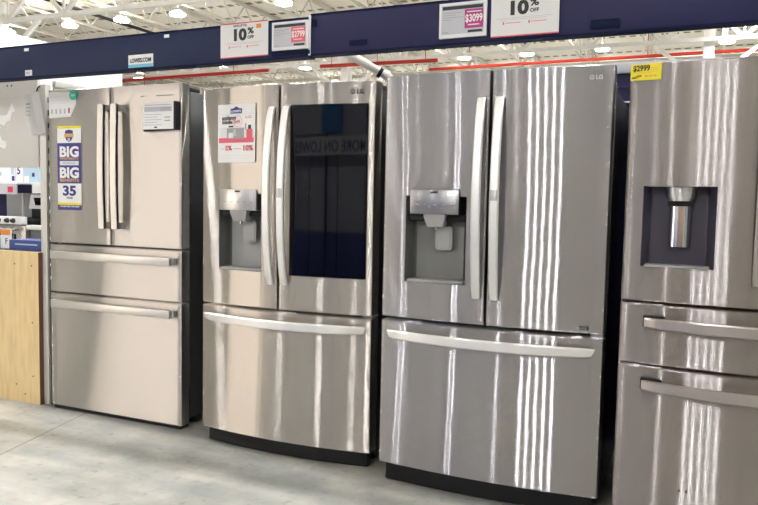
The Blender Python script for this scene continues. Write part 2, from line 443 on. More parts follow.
def liner(F, xa, xb, za, zb, depth, taper=.012, wall=.003, curved=.0):
    """open-fronted recess with rounded rear corners, rim on the front surface"""
    bm = BM(); m = (xa + xb) / 2
    ring = []
    K = 8
    def sect(z, inset, d):
        pts = [(xa, F.y(xa) + .0005)]
        for k in range(K + 1):
            t = PI / 2 * k / K; c = curved
            pts.append((xa + inset + c - c * math.cos(t), d - c + c * math.sin(t)))
        for k in range(K + 1):
            t = PI / 2 * k / K; c = curved
            pts.append((xb - inset - c + c * math.sin(t), d - c + c * math.cos(t)))
        pts.append((xb, F.y(xb) + .0005))
        return [bm.verts.new((x, y, z)) for x, y in pts]
    d = F.y(m) + depth
    rows = [sect(za, taper, d), sect(za + .02, taper, d), sect(zb, taper, d)]
    for A, B in zip(rows, rows[1:]):
        for i in range(len(A) - 1): bm.faces.new((A[i], B[i], B[i + 1], A[i + 1]))
    bm.faces.new(rows[0]); bm.faces.new(list(reversed(rows[-1])))
    return bm

def bow_handle_v(F, xc, z0, z1, w, bow, th=.014, n=24, foot=.004):
    """vertical bowed strap handle"""
    rings = []
    for i in range(n + 1):
        t = i / n; z = z0 + (z1 - z0) * t
        o = foot + bow * math.sin(PI * t) ** .62
        yb = F.y(xc) - o; ww = w * (.86 + .14 * math.sin(PI * t) ** .5) / 2; c = th * .35
        yf = yb - th
        rings.append([(xc - ww, yb, z), (xc - ww, yf + c, z), (xc - ww + c, yf, z), (xc + ww - c, yf, z), (xc + ww, yf + c, z), (xc + ww, yb, z)])
    bm = BM(); sweep(bm, rings); return bm

def bow_handle_h(F, x0, x1, zc, h, bow, th=.014, n=30, foot=.004, drop=0.0, slant=.012):
    rings = []
    for i in range(n + 1):
        t = i / n; x = x0 + (x1 - x0) * t
        o = foot + bow * math.sin(PI * t) ** .62
        yb = F.y(x) - o; yf = yb - th; c = th * .35; hh = h / 2 * (.8 + .2 * math.sin(PI * t) ** .4)
        z = zc - drop * math.sin(PI * t)
        s = slant * (1 if i == n else -1 if i == 0 else 0)
        rings.append([(x, yb, z - hh), (x, yf + c, z - hh), (x + s * .2, yf, z - hh + c), (x + s, yf, z + hh - c), (x + s, yf + c, z + hh), (x + s, yb, z + hh)])
    bm = BM(); sweep(bm, rings); return bm

def cabinet(root, w, top, depth, y0, mat, z0=.03, inset=.004):
    bm = BM(); box(bm, inset, w - inset, y0, depth, z0, top, .004); return obj('cabinet', bm, mat, root)

def gasket(parent, F, a, b, z0, z1, y0, y1):
    bm = BM(); box(bm, a + .012, b - .012, y0, y1, z0 + .012, z1 - .012); return obj('gasket', bm, 'black', parent, smooth=False)

def emblem(parent, F, xc, z, s=1.0, mat='grey_ink'):
    y = F.y(xc - .028 * s) - .0012
    bm = BM(); seg = 16
    rings = []
    for k in range(seg):
        t = 2 * PI * k / seg; rings.append((math.cos(t), math.sin(t)))
    pts_o = [bm.verts.new((xc - .018 * s + .009 * s * c, y, z + .009 * s * d)) for c, d in rings]
    pts_i = [bm.verts.new((xc - .018 * s + .007 * s * c, y, z + .007 * s * d)) for c, d in rings]
    for k in range(seg): bm.faces.new((pts_o[k], pts_o[(k + 1) % seg], pts_i[(k + 1) % seg], pts_i[k]))
    box(bm, xc - .019 * s, xc - .0175 * s, y - .0002, y + .0006, z - .004 * s, z + .005 * s)
    box(bm, xc - .019 * s, xc - .0135 * s, y - .0002, y + .0006, z - .004 * s, z - .0028 * s)
    obj('round_emblem', bm, mat, parent, smooth=False)
    text('emblem_lettering', 'LG', .022 * s, mat, parent, xc + .010 * s, y, z - .008 * s, bold=.02)

def feet(root, w, depth, z, mat='black'):
    for x in (.06, w - .06):
        for y in (.16, depth - .08):
            bm = BM(); tube(bm, [(x, y, 0), (x, y, z + .002)], .022, 12); obj('foot', bm, mat, root)

# ---- 1: four-door refrigerator with square bar handles, flat front
def fridge_one():
    w = .903; F = Front(w, .0)
    r = thing('refrigerator', 'leftmost stainless refrigerator with two drawers, square bar handles and a blue and white banner', 'refrigerator', (-3.281, 2.957, 0), group='refrigerators in the row')
    cabinet(r, w, 1.735, .82, .075, 'case_dark', .045)
    feet(r, w, .82, .045)
    bm = BM(); box(bm, .01, w - .01, .008, .07, .003, .0205); obj('toe_kick', bm, 'black', r, smooth=False)
    def bar_v(xc, z0, z1, parent):
        bm = BM(); hw = .020; n = 14; rings = []
        path = [(0.0, z0 + .012), (-.030, z0 + .006), (-.045, z0 + .0), (-.052, z0 + .018)]
        # front bar with gentle bow and returns at both ends
        for i in range(n + 1):
            t = i / n; z = z0 + (z1 - z0) * t; y = -.050 - .008 * math.sin(PI * t); th = .018
            rings.append([(xc - hw, y + th, z), (xc - hw, y + .003, z), (xc - hw + .003, y, z), (xc + hw - .003, y, z), (xc + hw, y + .003, z), (xc + hw, y + th, z)])
        sweep(bm, rings)
        box(bm, xc - hw, xc + hw, -.046, .001, z0, z0 + .035, .003); box(bm, xc - hw, xc + hw, -.046, .001, z1 - .035, z1, .003)
        return obj('handle', bm, 'handle_mid', parent)
    xm = w * .4865
    d = obj('door', panel(F, 0, xm - .0025, .937, 1.768, .062, .005), 'steel_flat', r); bar_v(.419, 1.026, 1.672, d); gasket(d, F, 0, xm, .937, 1.768, .06, .076)
    d = obj('door', panel(F, xm + .0025, w, .937, 1.768, .062, .005), 'steel_flat', r); bar_v(.507, 1.026, 1.672, d); gasket(d, F, xm, w, .937, 1.768, .06, .076)
    bm = BM(); box(bm, w - .26, w - .235, -.0008, .0002, 1.708, 1.7125); box(bm, w - .225, w - .222, -.0008, .0002, 1.706, 1.714); box(bm, w - .16, w - .05, -.0008, .0002, 1.707, 1.712)
    obj('brand_plate', bm, 'grey_ink', d, smooth=False)
    def bar_h(zc, parent):
        bm = BM(); hh = .021
        box(bm, .045, .862, -.045, -.022, zc - hh, zc + hh, .004)
        obj('handle', bm, 'handle_mid', parent)
        bm = BM()
        for a, b in ((.050, .085), (.830, .870)): box(bm, a, b, -.025, .001, zc - hh * .8, zc + hh * .8, .003)
        obj('handle_mount', bm, 'liner_grey', parent)
    d = obj('drawer', panel(F, 0, w, .665, .925, .062, .005), 'steel_flat', r); bar_h(.872, d); gasket(d, F, 0, w, .665, .925, .06, .076)
    d = obj('drawer', panel(F, 0, w, .022, .655, .062, .005), 'steel_flat', r); bar_h(.604, d); gasket(d, F, 0, w, .05, .655, .06, .076)
    bm = BM(); box(bm, w - .09, w - .006, .02, .16, 1.737, 1.757, .004); obj('hinge_cover', bm, 'black', r)
    bm = BM(); box(bm, .006, .09, .02, .16, 1.737, 1.757, .004); obj('hinge_cover', bm, 'black', r)
    return r
fridge_one()

# ---- dispenser shared by the two curved-front refrigerators
def dispenser(door, F, xa, xb, za, zb, pa, pb, pz0, pz1, pm, lm):
    m = (xa + xb) / 2; rd = .062 - F.y(m)
    obj('dispenser_recess', liner(F, xa, xb, za, zb, rd, .010, curved=.02), 'liner_shade', door, angle=50)  # walls coloured dark in place of shade
    bm = BM(); A = []; B = []; n = 16
    for i in range(n + 1):
        u = -1 + 2 * i / n; x = m + u * ((xb - xa) / 2 - .030); y = .0595 - .012 * abs(u) ** 3
        A.append(bm.verts.new((x, y, za + .004))); B.append(bm.verts.new((x, y, pz0 - .002)))
    for i in range(n): bm.faces.new((A[i], A[i + 1], B[i + 1], B[i]))
    obj('recess_lit_back', bm, lm, door)  # lighter back added so the dark walls look shaded
    # sloped drip tray and its bright lip
    bm = BM()
    box(bm, xa + .012, xb - .012, F.y(m) + .004, .058, za + .001, za + .012, .002); obj('drip_tray', bm, 'paddle', door)
    # steel control panel standing proud of the recess, a wedge with a dark slot on its top edge
    yf = min(F.y(pa), F.y(pb)) - .010
    bm = BM(); box(bm, pa, pb, yf, F.y(m) + .085, pz0, pz1, .003); p = obj('control_panel', bm, pm, door)
    wi = pb - pa
    for k in range(5):
        bm = BM(); box(bm, pa + wi * (.12 + .18 * k), pa + wi * (.19 + .18 * k), yf - .0008, yf + .001, pz0 + .036, pz0 + .041)
        obj('touch_icon', bm, 'grey_ink', p, smooth=False)
    bm = BM(); box(bm, pa + wi * .43, pa + wi * .57, yf - .0008, yf + .001, pz1 - .014, pz1 - .006); obj('indicator', bm, 'ink', p, smooth=False)
    bm = BM(); box(bm, xa + .012, xb - .012, F.y(m) + .02, F.y(m) + .085, pz0 - .03, pz0 - .0005, .008); obj('chute_housing', bm, 'black', door)
    # tapered nozzle
    xc = pa + wi * .5; bm = BM(); rings = []
    for z, hw, y0, y1 in ((pz0, .046, yf + .006, yf + .06), (pz0 - .012, .045, yf + .006, yf + .06), (pz0 - .052, .032, yf + .014, yf + .052)):
        rings.append([(xc - hw, y0, z), (xc + hw, y0, z), (xc + hw, y1, z), (xc - hw, y1, z)])
    sweep(bm, rings); nz = obj('nozzle', bm, 'paddle', door)
    bm = BM(); tube(bm, [(xc, yf + .03, pz0 - .064), (xc, yf + .03, pz0 - .05)], .006, 10); obj('spout', bm, 'chrome', nz)
    # rounded paddle
    bm = BM(); xc2 = xc + .022; z0, z1 = pz0 - .148, pz0 - .050; hw = .036; R = .014; pts = []
    for cx, cz, a0 in ((xc2 + hw - R, z0 + R, -PI / 2), (xc2 + hw - R, z1 - R, 0), (xc2 - hw + R, z1 - R, PI / 2), (xc2 - hw + R, z0 + R, PI)):
        for k in range(6):
            t = a0 + PI / 2 * k / 5; pts.append((cx + R * math.cos(t), cz + R * math.sin(t)))
    yb = F.y(m) + .052
    prism(bm, pts, yb, yb + .010); pd = obj('paddle', bm, 'liner_grey', door)
    cx0 = sum(p[0] for p in pts) / len(pts); cz0 = sum(p[1] for p in pts) / len(pts)
    bm = BM(); prism(bm, [(cx0 + (p[0] - cx0) * .78, cz0 + (p[1] - cz0) * .84) for p in pts], yb - .003, yb + .001); obj('paddle_face', bm, 'paddle', pd)

# ---- 2 and 3
def curved_fridge(x, y, w, bulge, label, ztop, split0, split1, zbot, zcab, disp, window, vh, hh, xm, mat):
    F = Front(w, bulge)
    r = thing('refrigerator', label, 'refrigerator', (x, y, 0), group='refrigerators in the row')
    X = lambda v: v - x
    cabinet(r, w, zcab, .80, .085, 'case_black', .05, .008)
    feet(r, w, .80, .05)
    obj('toe_kick', panel(F, .02, w - .02, .004, zbot - .004, .068, .01, off=.030), 'black', r)
    xm = X(xm)
    hole = (X(disp[0]), X(disp[1]), disp[2], disp[3])
    d = obj('door', panel(F, 0, xm - .004, split0, ztop, .07, .009, hole), mat, r); gasket(d, F, 0, xm, split0, ztop, .068, .088)
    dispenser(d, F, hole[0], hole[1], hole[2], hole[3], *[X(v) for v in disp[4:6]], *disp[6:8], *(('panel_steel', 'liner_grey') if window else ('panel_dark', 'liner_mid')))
    obj('handle', bow_handle_v(F, X(vh[0]), vh[2], vh[3], .037, .048), 'handle', d)
    d = obj('door', panel(F, xm + .004, w, split0, ztop, .07, .009), mat, r); gasket(d, F, xm, w, split0, ztop, .068, .088)
    h = obj('handle', bow_handle_v(F, X(vh[1]), vh[2], vh[3], .037, .048), 'handle', d)
    zc = vh[2] + (vh[3] - vh[2]) * .52
    hy = F.y(X(vh[1])) - .004 - .048 - .0155
    bm = BM(); box(bm, X(vh[1]) - .013, X(vh[1]) + .013, hy - .0008, hy + .004, zc - .02, zc + .02, .001); obj('release_button', bm, 'panel_steel', h)
    if window:
        wa, wb, wz0, wz1 = window
        G = Front(w, bulge)
        obj('view_window', panel(G, X(wa), X(wb), wz0, wz1, .02, .004, None, off=-.003, e=.002), 'glass', d)
    emblem(d, F, w - (.078 if window else .062), ztop - .045, 1.25 if window else .95, 'ink' if window else 'esl_frame')
    if not window:
        bm = BM(); xx = w - .055; box(bm, xx - .078, xx, F.y(xx) - .004, F.y(xx) + .004, split0 + .014, split0 + .026); pl = obj('model_badge', bm, 'ink', d, smooth=False)
        text('badge_lettering', 'ThinQ', .010, 'esl', pl, xx - .033, F.y(xx) - .0046, split0 + .0165, wide=.052)
    d = obj('freezer_drawer', panel(F, 0, w, zbot, split1, .07, .008, n=36), mat, r); gasket(d, F, 0, w, zbot, split1, .068, .088)
    obj('handle', bow_handle_h(F, X(hh[0]), X(hh[1]), hh[2], hh[3], .038), 'handle', d)
    for a, b in ((.006, .10), (w - .10, w - .006)):
        bm = BM(); box(bm, a, b, .03, .20, zcab, zcab + .022, .005); obj('hinge_cover', bm, 'black', r)
    bm = BM(); box(bm, w - .05, w - .006, .015, .09, split1 + .004, split0 - .004); obj('centre_hinge', bm, 'paddle', r, smooth=False)
    return r

curved_fridge(-2.1925, 2.885, .906, .042, 'stainless refrigerator with a black glass window in its right door, second from the left', 1.716, .695, .680, .077, 1.69,
              (-2.084, -1.832, .862, 1.223, -2.061, -1.857, 1.145, 1.242), (-1.683, -1.315, .855, 1.620), (-1.775, -1.700, .808, 1.614), (-2.150, -1.318, .630, .040), -1.743, 'steel')
curved_fridge(-1.205, 2.806, .908, .030, 'large stainless refrigerator with plain right door and water dispenser, third from the left', 1.716, .718, .698, .085, 1.645,
              (-1.100, -.835, .871, 1.225, -1.073, -.865, 1.152, 1.250), None, (-.783, -.711, .822, 1.608), (-1.158, -.338, .646, .040), -.750, 'steel_dark')

# ---- 4: wide-recess refrigerator, partly out of frame
def fridge_four():
    w = .908; F = Front(w, .040); x, y = -.236, 2.718
    r = thing('refrigerator', 'rightmost stainless refrigerator with dark dispenser recess and a yellow price tag', 'refrigerator', (x, y, 0), group='refrigerators in the row')
    X = lambda v: v - x
    cabinet(r, w, 1.665, .80, .085, 'case_black', .05, .008); feet(r, w, .80, .05)
    obj('toe_kick', panel(F, .03, w - .03, .006, .078, .07, .01, off=.03), 'black', r)
    hole = (X(-.174), X(.061), .990, 1.271)
    xm = w / 2
    d = obj('door', panel(F, 0, xm - .003, .868, 1.694, .07, .02, hole), 'steel_soft', r); gasket(d, F, 0, xm, .868, 1.694, .068, .088)
    obj('dispenser_recess', liner(F, *hole, .085, .020, curved=.012), 'liner_dark', d, angle=50)
    m = (hole[0] + hole[1]) / 2
    bm = BM(); rings = []
    for z, hw in ((hole[3] - .001, .050), (hole[3] - .040, .046), (hole[3] - .050, .036)):
        rings.append([(m + .005 + hw * math.cos(t), F.y(m) + .045 + .028 * math.sin(t), z) for t in [2 * PI * k / 20 for k in range(20)]])
    sweep(bm, rings); obj('nozzle', bm, 'panel_steel', d)
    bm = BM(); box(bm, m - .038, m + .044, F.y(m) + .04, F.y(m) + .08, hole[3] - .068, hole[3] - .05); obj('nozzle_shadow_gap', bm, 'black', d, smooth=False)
    bm = BM(); rings = []
    for z in (hole[3] - .210, hole[3] - .066):
        rings.append([(m + .004 + .038 * math.cos(t), F.y(m) + .066 + .026 * math.sin(t), z) for t in [2 * PI * k / 24 for k in range(24)]])
    sweep(bm, rings); obj('water_lever', bm, 'chrome', d)
    bm = BM(); box(bm, hole[0] + .014, hole[1] - .014, F.y(m) + .002, F.y(m) + .08, hole[2] + .0005, hole[2] + .008, .001); obj('drip_tray', bm, 'paddle', d)
    obj('handle', bow_handle_v(F, X(.192), .945, 1.63, .034, .05), 'handle_dark', d)
    d = obj('door', panel(F, xm + .003, w, .868, 1.694, .07, .02), 'steel_soft', r); gasket(d, F, xm, w, .868, 1.694, .068, .088)
    obj('handle', bow_handle_v(F, X(.230) + .03, .945, 1.63, .034, .05), 'handle_dark', d)
    for z0, z1, zc in ((.645, .855, .795), (.085, .633, .573)):
        d = obj('drawer', panel(F, 0, w, z0, z1, .07, .016, n=36), 'steel_soft', r); gasket(d, F, 0, w, z0, z1, .068, .088)
        obj('handle', bow_handle_h(F, .084, w - .084, zc, .040, .040, foot=.010, slant=0), 'handle_dark', d)
        for a in (.080, w - .150):
            ya = F.y(a + .035); bm = BM(); box(bm, a, a + .070, ya - .014, ya + .006, zc - .016, zc + .024, .002); obj('handle_mount', bm, 'black', d)
    # dent marks on the lower drawer are two tiny screws
    bm = BM(); q = X(.0)
    for k in (-.011, .011): tube(bm, [(q + k, F.y(q) - .003, .214), (q + k, F.y(q) + .001, .214)], .0035, 10)
    obj('pin', bm, 'ink', d)
    for a, b in ((.006, .10), (w - .10, w - .006)):
        bm = BM(); box(bm, a, b, .05, .20, 1.665, 1.685, .005); obj('hinge_cover', bm, 'black', r)
    return r
fridge_four()

# ---------------------------------------------------------------- papers on the refrigerators
def card_root(name, label, cat, x, y, z, w, h, mat, th=.0012, rot=(0, 0, 0), group=None, backname='sheet', corners=None):
    """flat card facing -Y; origin at its lower left front corner"""
    t = thing(name, label, cat, (x, y, z), rot, group)
    bm = BM(); prism(bm, corners or [(0, 0), (w, 0), (w, h), (0, h)], 0, th); obj(backname, bm, mat, t, smooth=False)
    return t
def patch(t, name, x0, x1, z0, z1, mat, y=-.0006, th=.0009):
    bm = BM(); box(bm, x0, x1, y, y + th, z0, z1); return obj(name, bm, mat, t, smooth=False)

# white info sheet with green disc (F1 top left)
t = card_root('info_sheet', 'white information sheet with a green disc at the top left of the first refrigerator', 'sheet', -3.275, 2.9545, 1.612, .200, .143, 'paper',
              corners=[(.004, .004), (.158, .008), (.198, .075), (.192, .140), (.0, .146)])
bm = BM(); tube(bm, [(.180, -.003, .122), (.180, -.0005, .122)], .027, 24); g = obj('green_disc', bm, 'green', t)
text('disc_lettering', 'Safe', .018, 'paper', g, .180, -.0035, .116)
for k in range(4): patch(t, 'tick_mark', .018 + .031 * k, .030 + .031 * k, .026, .052, 'esl')
patch(t, 'tick_mark', .142, .154, .028, .056, 'magenta')
for k in range(3): patch(t, 'print_line', .012, .120 - .015 * k, .080 + .018 * k, .082 + .018 * k, 'esl_frame')

# blue and white banner
t = card_root('promotional_banner', 'tall blue and white benefits banner with the number 35 on the first refrigerator', 'banner', -3.215, 2.9545, 1.118, .172, .452, 'paper')
W = .172
patch(t, 'yellow_stripe', 0, W, .440, .452, 'yellow'); patch(t, 'yellow_stripe', 0, W, .027, .039, 'yellow')
patch(t, 'navy_field', 0, W, .144, .362, 'navy_ink'); patch(t, 'navy_field', 0, W, .0, .027, 'navy_ink')
bm = BM(); prism(bm, [(.058, .428), (.058, .395), (.068, .376), (.086, .368), (.104, .376), (.114, .395), (.114, .428), (.086, .434)], -.001, 0); sh = obj('shield', bm, 'navy_ink', t, smooth=False)
patch(sh, 'shield_band', .052, .120, .394, .412, 'gold', -.0016)
text('shield_lettering', '35', .020, 'paper', sh, .086, -.0018, .374, bold=.03)
text('lettering', 'BIG', .076, 'paper', t, .086, -.0012, .289, wide=.138, bold=.04)
text('lettering', 'INVESTMENTS', .017, 'gold', t, .086, -.0012, .272, wide=.130, bold=.02)
patch(t, 'white_band', .018, .154, .242, .265, 'esl_frame', -.0011)
text('lettering', 'DESERVE', .020, 'grey_ink', t, .086, -.0020, .247, wide=.09)
text('lettering', 'BIG', .076, 'paper', t, .086, -.0012, .176, wide=.138, bold=.04)
text('lettering', 'BENEFITS', .024, 'gold', t, .086, -.0012, .153, wide=.138, bold=.02)
text('lettering', '35', .072, 'navy_ink', t, .086, -.0012, .080, wide=.096, bold=.04)
text('lettering', 'YEAR', .016, 'navy_ink', t, .086, -.0012, .060, wide=.05, bold=.02)
text('lettering', 'NO MATTER THE NEED', .012, 'paper', t, .086, -.0012, .015, wide=.14, bold=.02)

# price label holder on the right door of F1
t = card_root('price_label_holder', 'white price label in a dark frame on the first refrigerator right door', 'price label', -2.592, 2.925, 1.538, .190, .135, 'paper', th=.012, backname='label_face')
bm = BM(); prism(bm, [(.0, -.010), (.203, -.004), (.203, .137), (.190, .137), (.190, .0), (.0, .0)], .001, .030); obj('dark_frame', bm, 'black', t, smooth=False)
patch(t, 'grey_band', .008, .180, .088, .112, 'esl'); patch(t, 'print_line', .010, .175, .119, .122, 'grey_ink')
text('lettering', '$2899', .024, 'grey_ink', t, .140, -.0014, .091, wide=.06, bold=.01)
for k in range(5): patch(t, 'print_line', .010, .090 if k % 2 else .12, .020 + .013 * k, .023 + .013 * k, 'esl')
for k in range(2): patch(t, 'print_line', .135, .170, .040 + .016 * k, .045 + .016 * k, 'grey_ink')
patch(t, 'print_line', .070, .088, .006, .013, 'ink')

# flyer on F2
t = card_root('savings_flyer', 'white and red appliance savings flyer above the dispenser of the second refrigerator', 'flyer', -2.088, 2.8625, 1.366, .204, .264, 'paper', rot=(0, 0, -.10)); t.scale = (1.09, 1, 1.02)
bm = BM(); prism(bm, [(.070, .222), (.132, .222), (.132, .244), (.118, .244), (.101, .254), (.084, .244), (.070, .244)], -.001, 0); s = obj('gable_logo', bm, 'navy_ink', t, smooth=False)
text('logo_lettering', "LOWE'S", .014, 'paper', s, .101, -.0018, .227, wide=.052, bold=.03)
patch(t, 'print_line', .010, .194, .2185, .2195, 'esl')
text('lettering', 'appliance', .026, 'ink', t, .062, -.0012, .195, wide=.078, bold=.025)
text('lettering', 'bundle', .024, 'ink', t, .052, -.0012, .176, wide=.055, bold=.025)
text('lettering', 'SAVE', .020, 'red', t, .106, -.0012, .178, wide=.034, bold=.02)
bm = BM()
a = [(math.cos(2 * PI * k / 24), math.sin(2 * PI * k / 24)) for k in range(24)]
o_ = [bm.verts.new((.108 + .026 * c, -.0008, .186 + .026 * d)) for c, d in a]; i_ = [bm.verts.new((.108 + .0245 * c, -.0008, .186 + .0245 * d)) for c, d in a]
for k in range(24): bm.faces.new((o_[k], o_[(k + 1) % 24], i_[(k + 1) % 24], i_[k]))
obj('red_ring', bm, 'pink', t, smooth=False)
text('lettering', 'LG', .017, 'red', t, .168, -.0012, .199, wide=.030)
patch(t, 'picture', .012, .192, .096, .160, 'esl_frame'); patch(t, 'picture_floor', .006, .196, .090, .112, 'pink', -.001)
patch(t, 'picture_counter', .050, .145, .108, .156, 'grey_ink', -.0012); patch(t, 'picture_counter', .060, .085, .112, .135, 'esl_frame', -.0016)
patch(t, 'picture_figure', .158, .190, .104, .150, 'pink', -.0014); patch(t, 'picture_figure', .167, .182, .148, .168, 'ink', -.0012)
patch(t, 'picture_figure', .150, .156, .148, .176, 'grey_ink', -.0012); patch(t, 'picture_lamp', .060, .086, .160, .167, 'ink', -.0012)
patch(t, 'picture_lamp', .086, .100, .120, .150, 'esl', -.0017)
text('lettering', '5%', .030, 'red', t, .060, -.0012, .056, wide=.036, bold=.03)
text('lettering', '10%', .034, 'red', t, .165, -.0012, .054, wide=.052, bold=.03)
patch(t, 'print_line', .018, .036, .061, .064, 'esl'); patch(t, 'print_line', .085, .130, .061, .064, 'esl')
for k in range(2): patch(t, 'print_line', .015, .190, .020 + .012 * k, .0215 + .012 * k, 'esl_frame')

# yellow tag on F4
t = card_root('yellow_price_tag', 'yellow 2999 dollar price tag at the top left corner of the rightmost refrigerator', 'price tag', -.234, 2.7125, 1.637, .102, .056, 'yellow', rot=(0, 0, -.155))
text('lettering', '$2999', .027, 'ink', t, .036, -.0012, .032, wide=.056, bold=.03)
for k in range(2): patch(t, 'print_line', .069, .092, .040 - .008 * k, .042 - .008 * k, 'gold')
patch(t, 'print_line', .008, .090, .026, .0268, 'gold')
bm = BM(); prism(bm, [(.008 + .012 + .016 * math.cos(a) + .006 * math.sin(a), .012 + .005 * math.sin(a) + .002 * math.cos(a)) for a in [2 * PI * k / 20 for k in range(20)]], -.001, 0); obj('oval_logo', bm, 'ink', t, smooth=False)
text('logo_lettering', 'SAMSUNG', .007, 'yellow', t, .021, -.0018, .0098, wide=.022)
for k in range(3): patch(t, 'print_line', .048 + .014 * k, .059 + .014 * k, .010, .017, 'gold')

# ---------------------------------------------------------------- navy header beams
def beam(x0, x1, zb, h, mat, label, name='header_beam'):
    t = thing(name, label, 'beam', (x0, 2.70, zb), (0, -.0052, 0))
    L = x1 - x0
    bm = BM(); box(bm, 0, L, 0, .05, 0, h, .002); obj('face_panel', bm, mat, t)
    bm = BM(); box(bm, 0, L, -.003, .052, h - .004, h + .004); box(bm, 0, L, -.003, .052, -.004, .003); obj('edge_lip', bm, 'navy_lip', t, smooth=False)
    return t
bl = beam(-4.6, -1.511, 1.781, .157, 'navy', 'navy blue rack beam over the first two refrigerators, left of the white joint')
br = beam(-1.505, 1.6, 1.802, .163, 'navy2', 'navy blue rack beam over the third and fourth refrigerators, right of the white joint')
bm = BM(); box(bm, -1.5125, -1.5035, 2.694, 2.699, 1.800, 1.963); tag(obj('joint_strip', bm, 'paper'), 'thin white strip over the joint between the two navy beams', 'strip')
for x0, x1 in ((-2.9, -2.8),):
    pass
# small holes/connector marks
bm = BM(); box(bm, -.04, .04, -.004, .0, 0, .022, .002); tag(obj('beam_sticker', bm, 'navy_lip', loc=(-1.285, 2.6985, 1.826)), 'dark oblong plug on the navy beam above the second refrigerator window', 'plug')
bm = BM(); box(bm, -.012, .012, -.003, .0, 0, .030, .001); tag(obj('beam_sticker', bm, 'navy_lip', loc=(-1.488, 2.6985, 1.915)), 'small dark plug on the navy beam right beside the white joint', 'plug')
bm = BM(); box(bm, -.05, .05, -.004, .0, 0, .03, .004); tag(obj('beam_sticker', bm, 'navy_lip', loc=(-.325, 2.6985, 1.822)), 'dark oblong plug on the navy beam above the third refrigerator right corner', 'plug')
# tiny stickers
for x, z, w, h, m, l in ((-3.155, 1.920, .030, .014, 'paper', 'tiny white sticker high on the beam at the far left'),
                         (-3.150, 1.797, .046, .028, 'esl_frame', 'small white sticker low on the beam at the far left'),
                         (-2.268, 1.925, .028, .014, 'paper', 'tiny white sticker near the top of the beam above the first refrigerator')):
    t = card_root('beam_sticker', l, 'sticker', x, 2.6975, z, w, h, m, th=.002)
    if h > .02: text('lettering', '801', .016, 'grey_ink', t, w / 2, -.0008, .008, wide=.026, bold=.02)
# website label
t = card_root('website_label', 'small white and blue web address label on the left beam', 'label', -2.477, 2.6965, 1.800, .146, .058, 'paper', th=.002, rot=(0, -.006, 0))
text('lettering', 'LOWES.COM', .026, 'ink', t, .073, -.0012, .023, wide=.125, bold=.03)
patch(t, 'blue_stripe', 0, .146, 0, .014, 'cyan')

def ten_percent(x, z, w, h, label, corner):
    t = card_root('discount_sign', label, 'sign', x, 2.690, z, w, h, 'white', th=.003, rot=(0, -.006, 0), group='ten percent discount signs')
    patch(t, 'red_edge', 0, w, -.0005, .004, 'pink'); patch(t, 'red_edge', 0, w, h - .004, h, 'red')
    text('lettering', '10', .066, 'ink', t, w * .40, -.0012, h * .50, wide=w * .27, bold=.05)
    text('lettering', '%', .036, 'ink', t, w * .645, -.0012, h * .665, wide=w * .13, bold=.03)
    text('lettering', 'OFF', .018, 'ink', t, w * .645, -.0012, h * .52, wide=w * .13, bold=.03)
    text('lettering', 'SAVE UP TO', .013, 'ink', t, w * .42, -.0012, h * .88, wide=w * .28, bold=.02)
    patch(t, 'print_line', w * .08, w * .90, h * .415, h * .425, 'esl'); patch(t, 'print_line', w * .14, w * .82, h * .375, h * .385, 'esl')
    for a in (.18, .56):
        patch(t, 'red_mark', w * a, w * (a + .022), h * .27, h * .34, 'pink'); patch(t, 'print_line', w * (a + .04), w * (a + .26), h * .30, h * .315, 'pink')
    if corner: patch(t, 'orange_label', w * .76, w * .86, h * .80, h * .92, 'orange')
ten_percent(-1.950, 1.810, .243, .148, 'white ten percent off sign on the left beam, above the second refrigerator', True)
ten_percent(-.735, 1.816, .250, .158, 'white ten percent off sign on the right beam, above the third refrigerator right door', False)

def esl(x, z, w, h, price, pm, label, dark):
    t = card_root('electronic_price_display', label, 'price display', x, 2.680, z, w, h, 'esl_frame', th=.014, rot=(0, -.006, 0), group='electronic price displays on the beams', backname='frame')
    patch(t, 'screen', w * .05, w * .95, h * .10, h * .93, 'esl', -.0006)
    patch(t, 'black_header', w * .07, w * .93, h * .80, h * .90, 'ink', -.001)
    p = patch(t, 'price_field', w * .55, w * .94, h * .24, h * .78, pm, -.0012)
    text('price_lettering', price, h * .30, 'paper', p, w * .745, -.0020, h * .42, wide=w * .36, bold=.02)
    patch(t, 'print_line', w * .62, w * .86, h * .32, h * .35, 'esl_frame', -.0016); patch(t, 'print_line', w * .60, w * .90, h * .69, h * .72, 'esl_frame', -.0016)
    for k, e in enumerate((.40, .28, .44, .20)): patch(t, 'print_line', w * .08, w * (.08 + e), h * (.70 - .065 * k), h * (.72 - .065 * k), 'grey_ink', -.001)
    patch(t, 'print_line', w * .08, w * .20, h * .14, h * .17, 'grey_ink', -.001); patch(t, 'print_line', w * .62, w * .92, h * .12, h * .19, 'ink', -.001)
esl(-1.681, 1.826, .172, .116, '$2799', 'pink', 'electronic price display with pink field beside the left discount sign', True)
esl(-.935, 1.824, .184, .130, '$3099', 'magenta', 'electronic price display showing 3099 beside the right discount sign', True)
bm = BM(); box(bm, 0, .185, 0, .006, 0, .016, .001); tag(obj('label_rail', bm, 'navy_lip', loc=(-1.690, 2.692, 1.806)), 'dark clip rail under the pink price display', 'rail')

